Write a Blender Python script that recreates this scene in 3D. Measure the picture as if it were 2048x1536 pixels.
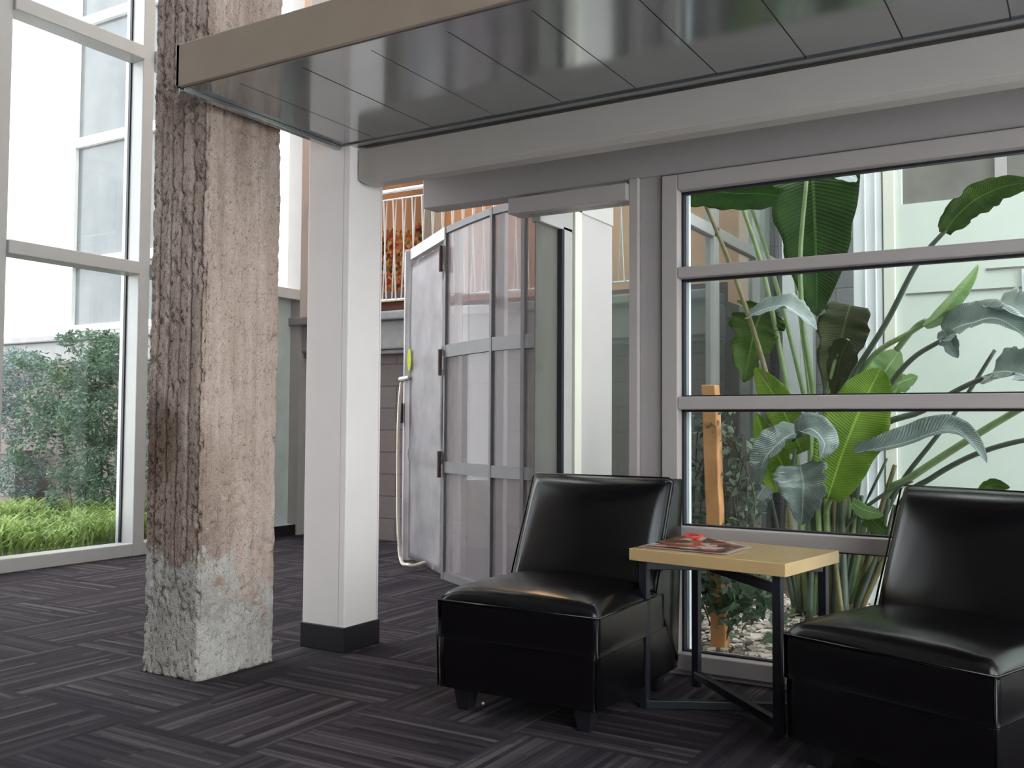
import bpy, bmesh, math, random
from mathutils import Vector, Matrix, noise
random.seed(7)
for o in list(bpy.data.objects): bpy.data.objects.remove(o)
SC = bpy.context.scene
COL = SC.collection
R = math.radians

# ------------------------------------------------------------ camera
F, YAW, PITCH, ROLL, CH = 1927.15, R(31.01), R(2.458), R(0.3385), 1.05
fw = Vector((-math.sin(YAW)*math.cos(PITCH), math.cos(YAW)*math.cos(PITCH), math.sin(PITCH)))
r0 = Vector((math.cos(YAW), math.sin(YAW), 0)); u0 = r0.cross(fw)
rt = r0*math.cos(ROLL)+u0*math.sin(ROLL); up = -r0*math.sin(ROLL)+u0*math.cos(ROLL)
cam = bpy.data.cameras.new('camera'); camo = bpy.data.objects.new('camera', cam); COL.objects.link(camo)
cam.sensor_width = 36; cam.lens = F/2048*36; cam.clip_start = .05; cam.clip_end = 300
camo.matrix_world = Matrix(((rt.x, up.x, -fw.x, 0), (rt.y, up.y, -fw.y, 0), (rt.z, up.z, -fw.z, CH), (0, 0, 0, 1)))
SC.camera = camo
CP = Vector((0, 0, CH))
def ray(x, y): return fw+rt*((x-1024)/F)-up*((y-768)/F)
def at(x, y, Y): d = ray(x, y); return CP+d*(Y/d.y)
def gr(x, y, z=0.0): d = ray(x, y); return CP+d*((z-CH)/d.z)

# ------------------------------------------------------------ world and exposure
w = bpy.data.worlds.new('world'); SC.world = w; w.use_nodes = True
wt = w.node_tree; bg = wt.nodes['Background']
bg.inputs[0].default_value = (.93, .95, 1.0, 1); bg.inputs[1].default_value = 4.8
sunl = bpy.data.lights.new('sun', 'SUN'); suno = bpy.data.objects.new('sun', sunl); COL.objects.link(suno)
sunl.energy = 0.6; sunl.angle = R(20); sunl.color = (1, .97, .92)
suno.rotation_euler = Vector((.1, .55, -1)).to_track_quat('-Z', 'Y').to_euler()
SC.view_settings.view_transform = 'Standard'; SC.view_settings.look = 'None'
SC.view_settings.gamma = 1; SC.view_settings.use_curve_mapping = False
SC.view_settings.exposure = 0.5

# ------------------------------------------------------------ materials
class NT:
    def __init__(s, name):
        s.m = bpy.data.materials.new(name); s.m.use_nodes = True; s.t = s.m.node_tree; s.n = s.t.nodes
        s.b = s.n['Principled BSDF']; s.out = s.n['Material Output']
    def node(s, typ, **k):
        n = s.n.new(typ)
        for a, v in k.items(): setattr(n, a, v)
        return n
    def link(s, a, b): s.t.links.new(a, b)
    def val(s, sock, v):
        if hasattr(v, 'links') or isinstance(v, bpy.types.NodeSocket): s.link(v, sock)
        else: sock.default_value = v
    def math(s, op, a, b=0.0, c=0.0):
        n = s.node('ShaderNodeMath', operation=op); s.val(n.inputs[0], a); s.val(n.inputs[1], b); s.val(n.inputs[2], c); return n.outputs[0]
    def mix(s, f, a, b):
        n = s.node('ShaderNodeMix', data_type='RGBA'); s.val(n.inputs[0], f); s.val(n.inputs[6], a); s.val(n.inputs[7], b); return n.outputs[2]
    def coord(s, w='Object', scale=(1, 1, 1)):
        c = s.node('ShaderNodeTexCoord'); m = s.node('ShaderNodeMapping'); m.inputs['Scale'].default_value = scale
        s.link(c.outputs[w], m.inputs[0]); return m.outputs[0]
    def noise(s, vec, scale, detail=4, rough=.55):
        n = s.node('ShaderNodeTexNoise'); n.inputs['Scale'].default_value = scale; n.inputs['Detail'].default_value = detail
        n.inputs['Roughness'].default_value = rough; s.link(vec, n.inputs['Vector']); return n.outputs[0]
    def ramp(s, f, *st):
        n = s.node('ShaderNodeValToRGB'); e = n.color_ramp.elements
        while len(e) < len(st): e.new(.5)
        for i, (p, c) in enumerate(st): e[i].position = p; e[i].color = c if len(c) == 4 else (*c, 1)
        s.link(f, n.inputs[0]); return n.outputs[0]
    def bump(s, h, st=.3, d=.01):
        n = s.node('ShaderNodeBump'); n.inputs['Strength'].default_value = st; n.inputs['Distance'].default_value = d
        s.link(h, n.inputs['Height']); s.link(n.outputs[0], s.b.inputs['Normal'])
def c4(c): return (*c, 1)
def simple(name, col, rough=.5, metal=0, var=.08, nscale=6, bump=.0, spec=.5, coat=0):
    N = NT(name); v = N.coord(); n = N.noise(v, nscale)
    a = tuple(x*(1-var) for x in col); b = tuple(min(1, x*(1+var)) for x in col)
    N.link(N.ramp(n, (.3, a), (.7, b)), N.b.inputs['Base Color'])
    N.b.inputs['Roughness'].default_value = rough; N.b.inputs['Metallic'].default_value = metal
    N.b.inputs['Specular IOR Level'].default_value = spec; N.b.inputs['Coat Weight'].default_value = coat
    if bump: N.bump(N.noise(v, 90, 3), bump, .002)
    return N.m
def glass(name, tint=(.93, .96, .95), haze=0.0, hazecol=(.5, .5, .5), ior=1.45, rough=0.0):
    N = NT(name); t = N.node('ShaderNodeBsdfTransparent'); t.inputs[0].default_value = c4(tint)
    g = N.node('ShaderNodeBsdfGlossy'); g.inputs['Roughness'].default_value = rough
    geo = N.node('ShaderNodeNewGeometry'); dt = N.node('ShaderNodeVectorMath', operation='DOT_PRODUCT')
    N.link(geo.outputs['Normal'], dt.inputs[0]); N.link(geo.outputs['Incoming'], dt.inputs[1])
    f0 = ((ior-1)/(ior+1))**2
    fac = N.math('MULTIPLY_ADD', N.math('POWER', N.math('SUBTRACT', 1.0, N.math('ABSOLUTE', dt.outputs['Value'])), 5.0), 1-f0, f0)
    m = N.node('ShaderNodeMixShader'); N.link(fac, m.inputs[0]); N.link(t.outputs[0], m.inputs[1]); N.link(g.outputs[0], m.inputs[2])
    o = m.outputs[0]
    if haze:
        d = N.node('ShaderNodeBsdfDiffuse'); d.inputs[0].default_value = c4(hazecol)
        m2 = N.node('ShaderNodeMixShader')
        v = N.coord('Object', (3, 3, .6)); n = N.noise(v, 2)
        N.link(N.math('MULTIPLY_ADD', n, haze*.4, haze*.8), m2.inputs[0])
        N.link(o, m2.inputs[1]); N.link(d.outputs[0], m2.inputs[2]); o = m2.outputs[0]
    N.link(o, N.out.inputs[0]); return N.m
def leafmat(name, c1, c2, rough=.35, trans=.35, vein=60, spec=.5):
    N = NT(name); uv = N.coord('UV')
    s = N.node('ShaderNodeSeparateXYZ'); N.link(uv, s.inputs[0])
    ax = N.math('ABSOLUTE', N.math('SUBTRACT', s.outputs[0], .5))
    ph = N.math('ADD', N.math('MULTIPLY', s.outputs[1], vein), N.math('MULTIPLY', ax, -8.0))
    wv = N.math('SINE', N.math('MULTIPLY', ph, 6.283))
    n = N.noise(N.coord('Object'), 7)
    f = N.math('ADD', N.math('MULTIPLY', wv, .12), n)
    col = N.ramp(f, (.3, c1), (.72, c2))
    mid = N.math('LESS_THAN', ax, .018)
    col = N.mix(mid, col, c4(tuple(min(1, x*1.35+.04) for x in c2)))
    N.link(col, N.b.inputs['Base Color']); N.b.inputs['Roughness'].default_value = rough
    N.b.inputs['Specular IOR Level'].default_value = spec
    N.bump(wv, .35, .004)
    tr = N.node('ShaderNodeBsdfTranslucent'); N.link(col, tr.inputs[0])
    mx = N.node('ShaderNodeMixShader'); mx.inputs[0].default_value = trans
    N.link(N.b.outputs[0], mx.inputs[1]); N.link(tr.outputs[0], mx.inputs[2]); N.link(mx.outputs[0], N.out.inputs[0])
    return N.m
def blocks(name, c, mortar, bw=.4, bh=.2, var=.15):
    N = NT(name); cc = N.node('ShaderNodeTexCoord'); s = N.node('ShaderNodeSeparateXYZ'); N.link(cc.outputs['Object'], s.inputs[0])
    k = N.node('ShaderNodeCombineXYZ'); N.link(s.outputs[0], k.inputs[0]); N.link(s.outputs[2], k.inputs[1])
    b = N.node('ShaderNodeTexBrick'); b.inputs['Scale'].default_value = 1
    b.inputs['Brick Width'].default_value = bw; b.inputs['Row Height'].default_value = bh
    b.inputs['Mortar Size'].default_value = .006; b.inputs['Mortar Smooth'].default_value = .3
    b.inputs['Color1'].default_value = c4(c); b.inputs['Color2'].default_value = c4(tuple(x*(1-var) for x in c)); b.inputs['Mortar'].default_value = c4(mortar)
    N.link(k.outputs[0], b.inputs[0])
    n = N.noise(N.coord(), 40); col = N.mix(.25, b.outputs[0], N.ramp(n, (.3, tuple(x*.6 for x in c)), (.7, tuple(min(1, x*1.3) for x in c))))
    N.link(col, N.b.inputs['Base Color']); N.b.inputs['Roughness'].default_value = .9
    N.bump(N.math('ADD', N.math('MULTIPLY', b.outputs[1], -1.0), N.math('MULTIPLY', n, .3)), .5, .01)
    return N.m
def carpet():
    N = NT('striped_carpet'); c = N.node('ShaderNodeTexCoord'); s = N.node('ShaderNodeSeparateXYZ'); N.link(c.outputs['Object'], s.inputs[0])
    T = .61
    u = N.math('DIVIDE', N.math('ADD', s.outputs[0], 2.93+20*T), T); v = N.math('DIVIDE', N.math('ADD', s.outputs[1], -2.26+20*T), T)
    fu = N.math('FLOOR', u); fv = N.math('FLOOR', v)
    par = N.math('MODULO', N.math('ADD', fu, fv), 2.0)
    uu = N.math('FRACT', u); vv = N.math('FRACT', v)
    def pick(a, b): # par ? b : a
        return N.math('ADD', N.math('MULTIPLY', a, N.math('SUBTRACT', 1.0, par)), N.math('MULTIPLY', b, par))
    across = pick(uu, vv); along = pick(vv, uu)
    tid = N.math('ADD', N.math('MULTIPLY', fu, 7.13), N.math('MULTIPLY', fv, 3.71))
    cols = []
    for k, (n_, stretch) in enumerate(((26, .7), (60, 1.1))):
        cell = N.math('FLOOR', N.math('MULTIPLY', across, float(n_)))
        shift = N.node('ShaderNodeTexWhiteNoise', noise_dimensions='2D'); cv = N.node('ShaderNodeCombineXYZ')
        N.link(cell, cv.inputs[0]); N.link(tid, cv.inputs[1]); N.link(cv.outputs[0], shift.inputs[0])
        seg = N.math('FLOOR', N.math('ADD', N.math('MULTIPLY', along, stretch), shift.outputs[0]))
        w2 = N.node('ShaderNodeTexWhiteNoise', noise_dimensions='3D'); c3 = N.node('ShaderNodeCombineXYZ')
        N.link(cell, c3.inputs[0]); N.link(seg, c3.inputs[1]); N.link(tid, c3.inputs[2]); N.link(c3.outputs[0], w2.inputs[0])
        cols.append(w2.outputs[0])
    f = N.math('ADD', N.math('MULTIPLY', cols[0], .7), N.math('MULTIPLY', cols[1], .3))
    fine = N.noise(N.coord(), 260, 2)
    big = N.noise(N.coord(), 3, 2)
    f = N.math('ADD', f, N.math('MULTIPLY', N.math('SUBTRACT', fine, .5), .35))
    edge = N.math('LESS_THAN', N.math('MINIMUM', uu, vv), .012)
    col = N.ramp(f, (.12, (.015, .010, .015)), (.45, (.030, .022, .028)), (.72, (.050, .039, .044)), (.95, (.105, .085, .085)))
    col = N.mix(N.math('MULTIPLY', big, .25), col, (.035, .032, .042, 1))
    col = N.mix(N.math('MULTIPLY', edge, .6), col, (.02, .018, .02, 1))
    N.link(col, N.b.inputs['Base Color']); N.b.inputs['Roughness'].default_value = .95; N.b.inputs['Specular IOR Level'].default_value = .15
    N.bump(fine, .5, .004); return N.m
def concrete():
    N = NT('board_formed_concrete'); v = N.coord(); c = N.node('ShaderNodeTexCoord'); s = N.node('ShaderNodeSeparateXYZ'); N.link(c.outputs['Object'], s.inputs[0])
    n1 = N.noise(v, 5, 6, .65); n2 = N.noise(N.coord('Object', (9, 9, .9)), 2.2, 5); n3 = N.noise(v, 55, 3)
    col = N.ramp(n2, (.3, (.30, .21, .165)), (.5, (.42, .315, .265)), (.72, (.54, .43, .375)))
    col = N.mix(N.math('MULTIPLY', n3, .45), col, N.ramp(n1, (.35, (.22, .155, .12)), (.65, (.60, .51, .47))))
    # brown stain with its own outline
    def blob(x, y, z, sx, sy, sz):
        d = N.math('ADD', N.math('ADD', N.math('POWER', N.math('DIVIDE', N.math('SUBTRACT', s.outputs[0], x), sx), 2.0), N.math('POWER', N.math('DIVIDE', N.math('SUBTRACT', s.outputs[1], y), sy), 2.0)),
                   N.math('POWER', N.math('DIVIDE', N.math('SUBTRACT', s.outputs[2], z), sz), 2.0))
        d = N.math('ADD', d, N.math('MULTIPLY', N.math('SUBTRACT', n1, .5), 2.2))
        m = N.node('ShaderNodeMapRange', interpolation_type='SMOOTHSTEP'); N.link(d, m.inputs[0])
        m.inputs[1].default_value = .2; m.inputs[2].default_value = 1.3; m.inputs[3].default_value = 1; m.inputs[4].default_value = 0
        return m.outputs[0]
    col = N.mix(N.math('MULTIPLY', blob(-.17, -.22, .98, .25, .2, .22), .8), col, (.085, .038, .02, 1))
    col = N.mix(N.math('MULTIPLY', blob(-.0, -.25, .62, .45, .25, .5), .42), col, (.16, .095, .06, 1))
    col = N.mix(N.math('MULTIPLY', blob(.17, .05, 1.2, .12, .3, .9), .3), col, (.62, .45, .38, 1))
    # grey patching mortar round the foot, ragged top line
    line = N.math('ADD', N.math('MULTIPLY', N.math('SUBTRACT', n1, .5), 1.0), N.math('SUBTRACT', .40, s.outputs[2]))
    line = N.math('ADD', line, N.math('MULTIPLY', s.outputs[1], -.5))
    m = N.node('ShaderNodeMapRange', interpolation_type='SMOOTHSTEP'); N.link(line, m.inputs[0]); m.inputs[1].default_value = -.02; m.inputs[2].default_value = .05
    col = N.mix(N.math('MULTIPLY', m.outputs[0], .85), col, N.ramp(n1, (.3, (.30, .28, .25)), (.7, (.56, .53, .49))))
    N.link(col, N.b.inputs['Base Color']); N.b.inputs['Roughness'].default_value = .85
    vo = N.node('ShaderNodeTexVoronoi'); vo.inputs['Scale'].default_value = 85; N.link(v, vo.inputs[0])
    pit = N.ramp(vo.outputs['Distance'], (.12, (0, 0, 0)), (.3, (1, 1, 1)))
    n4 = N.noise(v, 60, 4, .7)
    speck = N.ramp(n4, (.34, (1, 1, 1)), (.40, (0, 0, 0)))
    lite = N.ramp(n4, (.62, (0, 0, 0)), (.72, (1, 1, 1)))
    col = N.mix(N.math('MULTIPLY', speck, .55), col, (.10, .065, .05, 1))
    col = N.mix(N.math('MULTIPLY', lite, .3), col, (.72, .64, .58, 1))
    n5 = N.noise(N.coord('Object', (1, 1, .7)), 24, 5, .7)
    col = N.mix(N.math('MULTIPLY', N.ramp(n5, (.33, (1, 1, 1)), (.40, (0, 0, 0))), .5), col, (.13, .085, .07, 1))
    col = N.mix(N.math('MULTIPLY', N.ramp(n5, (.60, (0, 0, 0)), (.70, (1, 1, 1))), .28), col, (.70, .62, .57, 1))
    N.link(col, N.b.inputs['Base Color'])
    N.bump(N.math('ADD', N.math('ADD', n3, N.math('MULTIPLY', pit, .5)), N.noise(v, 160, 2)), .8, .008); return N.m
def mottled(name, stops, scale=14, vor=True, emit=0):
    N = NT(name); v = N.coord()
    if vor:
        x = N.node('ShaderNodeTexVoronoi'); x.inputs['Scale'].default_value = scale; N.link(v, x.inputs[0])
        f = N.node('ShaderNodeSeparateColor'); N.link(x.outputs['Color'], f.inputs[0]); f = f.outputs[0]
    else: f = N.noise(v, scale)
    N.link(N.ramp(f, *stops), N.b.inputs['Base Color']); N.b.inputs['Roughness'].default_value = .6
    for e in N.n:
        if e.bl_idname == 'ShaderNodeValToRGB' and vor: e.color_ramp.interpolation = 'CONSTANT'
    return N.m

M = dict(
 carpet=carpet(), concrete=concrete(),
 grey=simple('grey_painted_aluminium', (.40, .355, .34), .45, 0, .03),
 greylit=simple('light_grey_painted_frame', (.47, .455, .445), .4, 0, .03),
 headerp=simple('grey_painted_header', (.37, .335, .325), .5, 0, .03),
 beam=simple('warm_grey_painted_beam', (.44, .395, .365), .42, 0, .03),
 white=simple('white_painted_steel', (.80, .735, .715), .5, 0, .02, bump=.05),
 outwhite=simple('white_stucco', (.86, .85, .82), .8, 0, .02, 3),
 black=simple('black_rubber_base', (.012, .01, .014), .45),
 gasket=simple('black_gasket', (.012, .012, .02), .5),
 fascia=simple('bronze_toned_fascia', (.36, .28, .22), .35, .25, .05),
 plaster=simple('pale_plaster', (.62, .60, .57), .8, 0, .03),
 darkwall=simple('dark_room_wall', (.16, .15, .15), .8),
 midwall=simple('mid_grey_wall', (.32, .30, .29), .8),
 orange=simple('orange_plaster', (.78, .45, .27), .7, 0, .05, 3),
 ledge=simple('grey_cast_concrete_ledge', (.28, .265, .265), .8, 0, .12, 9, .2),
 cmu=blocks('concrete_block', (.19, .15, .142), (.06, .05, .048)),
 cmugrey=blocks('grey_concrete_block', (.30, .30, .32), (.16, .16, .16)),
 steel=simple('bright_stainless_steel', (.75, .75, .77), .22, 1, .03),
 rodm=simple('satin_steel_rod', (.80, .79, .78), .35, .4, .03),
 galv=simple('galvanised_sheet', (.60, .56, .58), .42, .35, .16, 5, .08),
 galvrail=simple('grey_screen_rail', (.17, .155, .16), .5, .2, .08, 8),
 pale_strip=simple('pale_screen_strip', (.78, .73, .74), .5, 0, .06),
 rust=simple('rusty_hinge', (.07, .035, .03), .6),
 glass=glass('clear_glass'), glassg=glass('green_grey_glass', (.86, .90, .88), .05, (.35, .38, .37), 1.7),
 hazeg=glass('hazy_screen_glass', (.90, .87, .88), .36, (.40, .355, .365), 1.3, .0),
 glassd=glass('door_glass', (.95, .96, .95)), glassp=glass('dull_panel_glass', (.6, .6, .57), .5, (.25, .24, .22), 1.5), white2=simple('off_white_column_paint', (.60, .57, .56), .5, 0, .02), leafskylit=leafmat('sky_lit_leaf', (.30, .38, .36), (.58, .66, .62), .25, .3, 50, 1.0),  # last entry: leaf copy with overhead sky light put into its colour
 extglass=simple('reflective_window_glass', (.13, .135, .14), .15, .0, .25, 1.2, 0, .3),
 siding=simple('cream_siding', (.70, .77, .70), .75, 0, .03, 4),
 sidetrim=simple('pale_cream_trim', (.82, .83, .72), .6, 0, .02),
 outpost=simple('white_outdoor_post', (.84, .87, .90), .5, 0, .03),
 dkwin=simple('grey_curtained_window', (.20, .195, .175), .25, 0, .2, 3),
 wood=simple('orange_stake_wood', (.60, .29, .12), .7, 0, .2, 12, .2),
 maple=simple('maple_veneer', (.60, .40, .19), .22, 0, .06, 5, 0, .6),
 blackmetal=simple('black_steel_tube', (.014, .014, .022), .35),
 maroon=simple('dark_maroon_slab_edge', (.05, .015, .02), .6),
 yellow=simple('yellow_sticker', (.75, .80, .05), .5, 0, .1, 30),
 soil=simple('garden_soil', (.10, .08, .06), .95, 0, .3, 8, .4),
 mulch=simple('pale_mulch_chip', (.50, .43, .38), .85, 0, .45, 7),
 bark=simple('brown_stem', (.10, .075, .05), .8, 0, .2, 20),
 painting=mottled('autumn_painting', [(0, (.42, .06, .03)), (.18, (.70, .36, .12)), (.34, (.60, .16, .06)), (.5, (.78, .55, .24)), (.64, (.28, .24, .06)), (.76, (.75, .22, .12)), (.88, (.12, .05, .05))], 26),
 mag=mottled('magazine_cover', [(0, (.70, .14, .08)), (.22, (.22, .12, .08)), (.40, (.85, .75, .68)), (.58, (.62, .22, .13)), (.8, (.12, .09, .07)), (.9, (.8, .6, .45))], 24),
 paper=simple('magazine_paper', (.80, .74, .68), .5), red=simple('red_cover_corner', (.75, .05, .03), .4),
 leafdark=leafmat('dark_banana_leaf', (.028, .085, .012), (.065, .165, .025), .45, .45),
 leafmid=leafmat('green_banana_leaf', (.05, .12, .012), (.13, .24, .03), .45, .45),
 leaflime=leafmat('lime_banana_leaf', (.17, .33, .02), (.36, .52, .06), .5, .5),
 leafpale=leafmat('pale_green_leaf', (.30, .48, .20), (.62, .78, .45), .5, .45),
 leafsheen=leafmat('glossy_sky_sheen_leaf', (.14, .19, .17), (.32, .39, .36), .2, .2, 45, 1.0),  # sky sheen put into the grey base colour, along with dust
 leafbrown=leafmat('brown_green_leaf', (.03, .05, .012), (.075, .085, .02), .6, .3),  # dark brownish green leaf colour
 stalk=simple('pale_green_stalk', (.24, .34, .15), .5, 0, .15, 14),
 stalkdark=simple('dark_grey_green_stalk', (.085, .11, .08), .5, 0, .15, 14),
 stalkbrown=simple('brownish_stalk', (.22, .19, .09), .5, 0, .2, 14),
 ivy=leafmat('ivy_leaf', (.07, .11, .07), (.20, .25, .19), .45, .2),
 ivyg=leafmat('large_ivy_leaf', (.05, .10, .05), (.16, .26, .14), .4, .3),
 nand=leafmat('shrub_leaflet', (.045, .09, .05), (.17, .26, .17), .4, .3),
 nandg=leafmat('bluish_shrub_leaflet', (.09, .15, .13), (.25, .33, .31), .4, .25),
 fern=leafmat('bright_fern_frond', (.13, .20, .04), (.32, .42, .12), .6, .35),
)
def leather():
    N = NT('black_leather'); N.b.inputs['Base Color'].default_value = (.0025, .0018, .0026, 1)
    v = N.coord(); n = N.noise(v, 5, 2)
    N.link(N.math('MULTIPLY_ADD', n, .06, .20), N.b.inputs['Roughness'])
    N.b.inputs['Specular IOR Level'].default_value = .48
    N.bump(N.noise(v, 380, 2), .12, .0015); return N.m
M['leather'] = leather()
def soffit():
    N = NT('polished_soffit_metal'); v = N.coord(); n = N.noise(v, 2.5, 3)
    N.link(N.ramp(n, (.3, (.40, .415, .42)), (.7, (.47, .48, .485))), N.b.inputs['Base Color'])
    N.b.inputs['Metallic'].default_value = .85
    N.link(N.math('MULTIPLY_ADD', n, .08, .09), N.b.inputs['Roughness']); return N.m
M['soffit'] = soffit()

# ------------------------------------------------------------ mesh helpers
def tag(o, label, cat, group=None, kind=None):
    if label: o['label'] = label
    if cat: o['category'] = cat
    if group: o['group'] = group
    if kind: o['kind'] = kind
    return o
def empty(name, loc, label=None, cat=None, group=None, kind=None):
    o = bpy.data.objects.new(name, None); COL.objects.link(o); o.location = loc; o.empty_display_size = .1
    return tag(o, label, cat, group, kind)
def obj(name, bm, mat, parent=None, smooth=False, bevel=0, segs=2, local=True):
    """bm is in world space when parent is a plain-translation empty (local=True shifts it)"""
    me = bpy.data.meshes.new(name); bmesh.ops.recalc_face_normals(bm, faces=bm.faces); bm.to_mesh(me); bm.free()
    o = bpy.data.objects.new(name, me); COL.objects.link(o); me.materials.append(M[mat] if isinstance(mat, str) else mat)
    if parent is not None:
        o.parent = parent
        if local:
            off = Vector(parent.location); p = parent.parent
            while p is not None: off += Vector(p.location); p = p.parent
            me.transform(Matrix.Translation(-off))
    if smooth: me.polygons.foreach_set('use_smooth', [True]*len(me.polygons))
    if bevel:
        b = o.modifiers.new('bevel', 'BEVEL'); b.width = bevel; b.segments = segs; b.limit_method = 'ANGLE'
    return o
def st(name, bm, mat, **k): o = obj(name, bm, mat, **k); o['kind'] = 'structure'; return o
def box(bm, x0, x1, y0, y1, z0, z1, m=None):
    vs = [bm.verts.new((x, y, z)) for x in (x0, x1) for y in (y0, y1) for z in (z0, z1)]
    for f in ((0, 1, 3, 2), (4, 6, 7, 5), (0, 4, 5, 1), (2, 3, 7, 6), (0, 2, 6, 4), (1, 5, 7, 3)): bm.faces.new([vs[i] for i in f])
    if m:
        for v in vs: v.co = m @ v.co
    return bm
def B(*bs):
    bm = bmesh.new()
    for b in bs: box(bm, *b)
    return bm
def prism(bm, pts, z0, z1):
    a = [bm.verts.new((x, y, z0)) for x, y in pts]; b = [bm.verts.new((x, y, z1)) for x, y in pts]; n = len(pts)
    bm.faces.new(a[::-1]); bm.faces.new(b)
    for i in range(n): bm.faces.new((a[i], a[(i+1) % n], b[(i+1) % n], b[i]))
    return bm
def catmull(P, n):
    P = [Vector(p) for p in P]; Q = [P[0]*2-P[1]]+P+[P[-1]*2-P[-2]]; out = []
    segs = len(P)-1
    for k in range(n+1):
        t = k/n*segs; i = min(int(t), segs-1); t -= i; a, b, c, d = Q[i:i+4]
        out.append(.5*((2*b)+(c-a)*t+(2*a-5*b+4*c-d)*t*t+(3*b-a-3*c+d)*t**3))
    return out
def tube(bm, P, r, n=8, r1=None, steps=None, sm=True):
    P = catmull(P, steps or max(1, 6*(len(P)-1))) if sm and len(P) > 2 else [Vector(p) for p in P]
    r1 = r if r1 is None else r1; rings = []
    for i, p in enumerate(P):
        t = (P[min(i+1, len(P)-1)]-P[max(i-1, 0)]).normalized()
        a = t.cross(Vector((0, 0, 1)) if abs(t.z) < .9 else Vector((1, 0, 0))).normalized(); b = t.cross(a)
        rr = r+(r1-r)*i/(len(P)-1)
        rings.append([bm.verts.new(p+a*math.cos(6.2832*k/n)*rr+b*math.sin(6.2832*k/n)*rr) for k in range(n)])
    for A, C_ in zip(rings, rings[1:]):
        for k in range(n): bm.faces.new((A[k], A[(k+1) % n], C_[(k+1) % n], C_[k]))
    bm.faces.new(rings[0][::-1]); bm.faces.new(rings[-1]); return bm
def wallseg(bm, a, b, th, z0, z1):
    a = Vector(a); b = Vector(b); d = (b-a).normalized(); n = Vector((-d.y, d.x))*th/2
    prism(bm, [a+n, b+n, b-n, a-n], z0, z1); return bm

# ------------------------------------------------------------ the setting
YB, XA, YC, ZT, XR = 3.93, -6.5, 6.95, 6.3, 2.5
st('floor', B((XA, XR+.2, -3.6, YB+.12, -.1, 0), (XA, -2.2, YB+.12, YC, -.1, 0)), 'carpet')
st('ground', B((-16, XA, -6, 14, -.12, -.02), (-2.2, 6, YB+.12, 14, -.12, -.02), (XA, -2.2, YC, 14, -.12, -.02)), 'soil')
st('ceiling', B((XA-.2, XR+.2, -3.8, YB+.1, ZT, ZT+.2), (XA-.2, -2.2, YB+.1, 4.3, ZT, ZT+.2), (-8.6, -2.2, 6.7, 10, ZT, ZT+.2), (XA-.2, -6.1, 4.3, 6.7, ZT, ZT+.2), (-2.9, -2.2, 4.3, 6.7, ZT, ZT+.2)), 'midwall')
e = empty('window_11', (-4.5, 5.5, ZT+.1), kind='structure')  # unseen skylight, added to brighten the rear of the lobby
obj('added_skylight_frame', B(*[(x, x+.06, 4.3, 6.7, ZT+.05, ZT+.15) for x in (-6.1, -5.05, -4.0, -2.96)]), 'greylit', e)
obj('pane', B((-6.1, -2.9, 4.3, 6.7, ZT+.09, ZT+.10)), 'glass', e)
st('wall_back', B((XA-.2, XR+.2, -3.8, -3.6, 0, ZT)), 'darkwall')
# right-hand side wall; its wide window is unseen, added for side light

st('wall_right', B((XR, XR+.2, -3.6, -3.1, 0, ZT), (XR, XR+.2, 3.6, YB+.12, 0, ZT), (XR, XR+.2, -3.1, 3.6, 5.7, ZT)), 'plaster')
e = empty('window_3', (XR+.1, .25, 0), kind='structure')
obj('window_frame', B(*[(XR+.06, XR+.14, y, y+.07, 0, 5.7) for y in (-3.1, -1.42, .25, 1.9, 3.53)], *[(XR+.06, XR+.14, -3.1, 3.6, z, z+.08) for z in (0, 2.3, 4.0, 5.62)]), 'grey', e)
obj('pane', B((XR+.095, XR+.105, -3.05, 3.55, .05, 5.65)), 'glass', e)
# courtyard wall above the openings: header band over the screen opening and window
bm = B((-2.9, XR, YB, YB+.12, 2.15, 2.33), (-2.9, XR, YB+.04, YB+.12, 2.33, ZT))
st('wall_courtyard', bm, 'headerp', bevel=.006)
st('trim_1', B((-2.9, XR, YB-.03, YB+.06, 2.305, 2.345)), 'grey')
# posts in the plane of the courtyard wall
st('trim_2', B((-1.70, -1.60, YB-.005, YB+.12, 0, 2.15)), 'headerp', bevel=.004)
st('trim_3', B((-1.745, -1.70, YB-.03, YB+.12, 0, 2.15)), 'grey', bevel=.006)

# courtyard window (right)
e = empty('window_2', (-.6, YB, 0), kind='structure')
WX0, WX1 = -1.59, 2.3
fr = [(WX0, -1.517, YB-.03, YB+.09, .02, 2.14), (-1.517, WX1, YB-.03, YB+.09, 2.07, 2.14), (-1.517, WX1, YB-.03, YB+.09, 1.687, 1.735),
      (-1.517, WX1, YB-.03, YB+.09, 1.122, 1.177), (-1.517, WX1, YB-.03, YB+.09, .562, .625), (-1.517, WX1, YB-.03, YB+.09, .02, .09), (1.2, 1.27, YB-.03, YB+.09, .09, 2.07), (WX1-.07, WX1, YB-.03, YB+.09, .09, 2.07)]
obj('window_frame', B(*fr), 'grey', e, bevel=.005)
gs = []; gl = []; sl = []
for z0, z1 in ((.09, .562), (.625, 1.122), (1.177, 1.687), (1.735, 2.07)):
    x0, x1 = -1.517, 1.2; g = .010
    gs += [(x0, x0+g, YB+.02, YB+.05, z0, z1), (x1-g, x1, YB+.02, YB+.05, z0, z1), (x0, x1, YB+.02, YB+.05, z1-g, z1), (x0, x1, YB+.02, YB+.05, z0, z0+g*.7)]
    gl += [(x0, x1, YB+.032, YB+.038, z0, z1)]
    sl += [(x0+g, x0+2.2*g, YB+.05, YB+.075, z0, z1)]
obj('gasket', B(*gs), 'gasket', e); obj('pane', B(*gl), 'glass', e); obj('glazing_bead', B(*sl), 'outpost', e)
st('wall_courtyard_end', B((2.3, XR, YB, YB+.12, 0, 2.15)), 'headerp')
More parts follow.
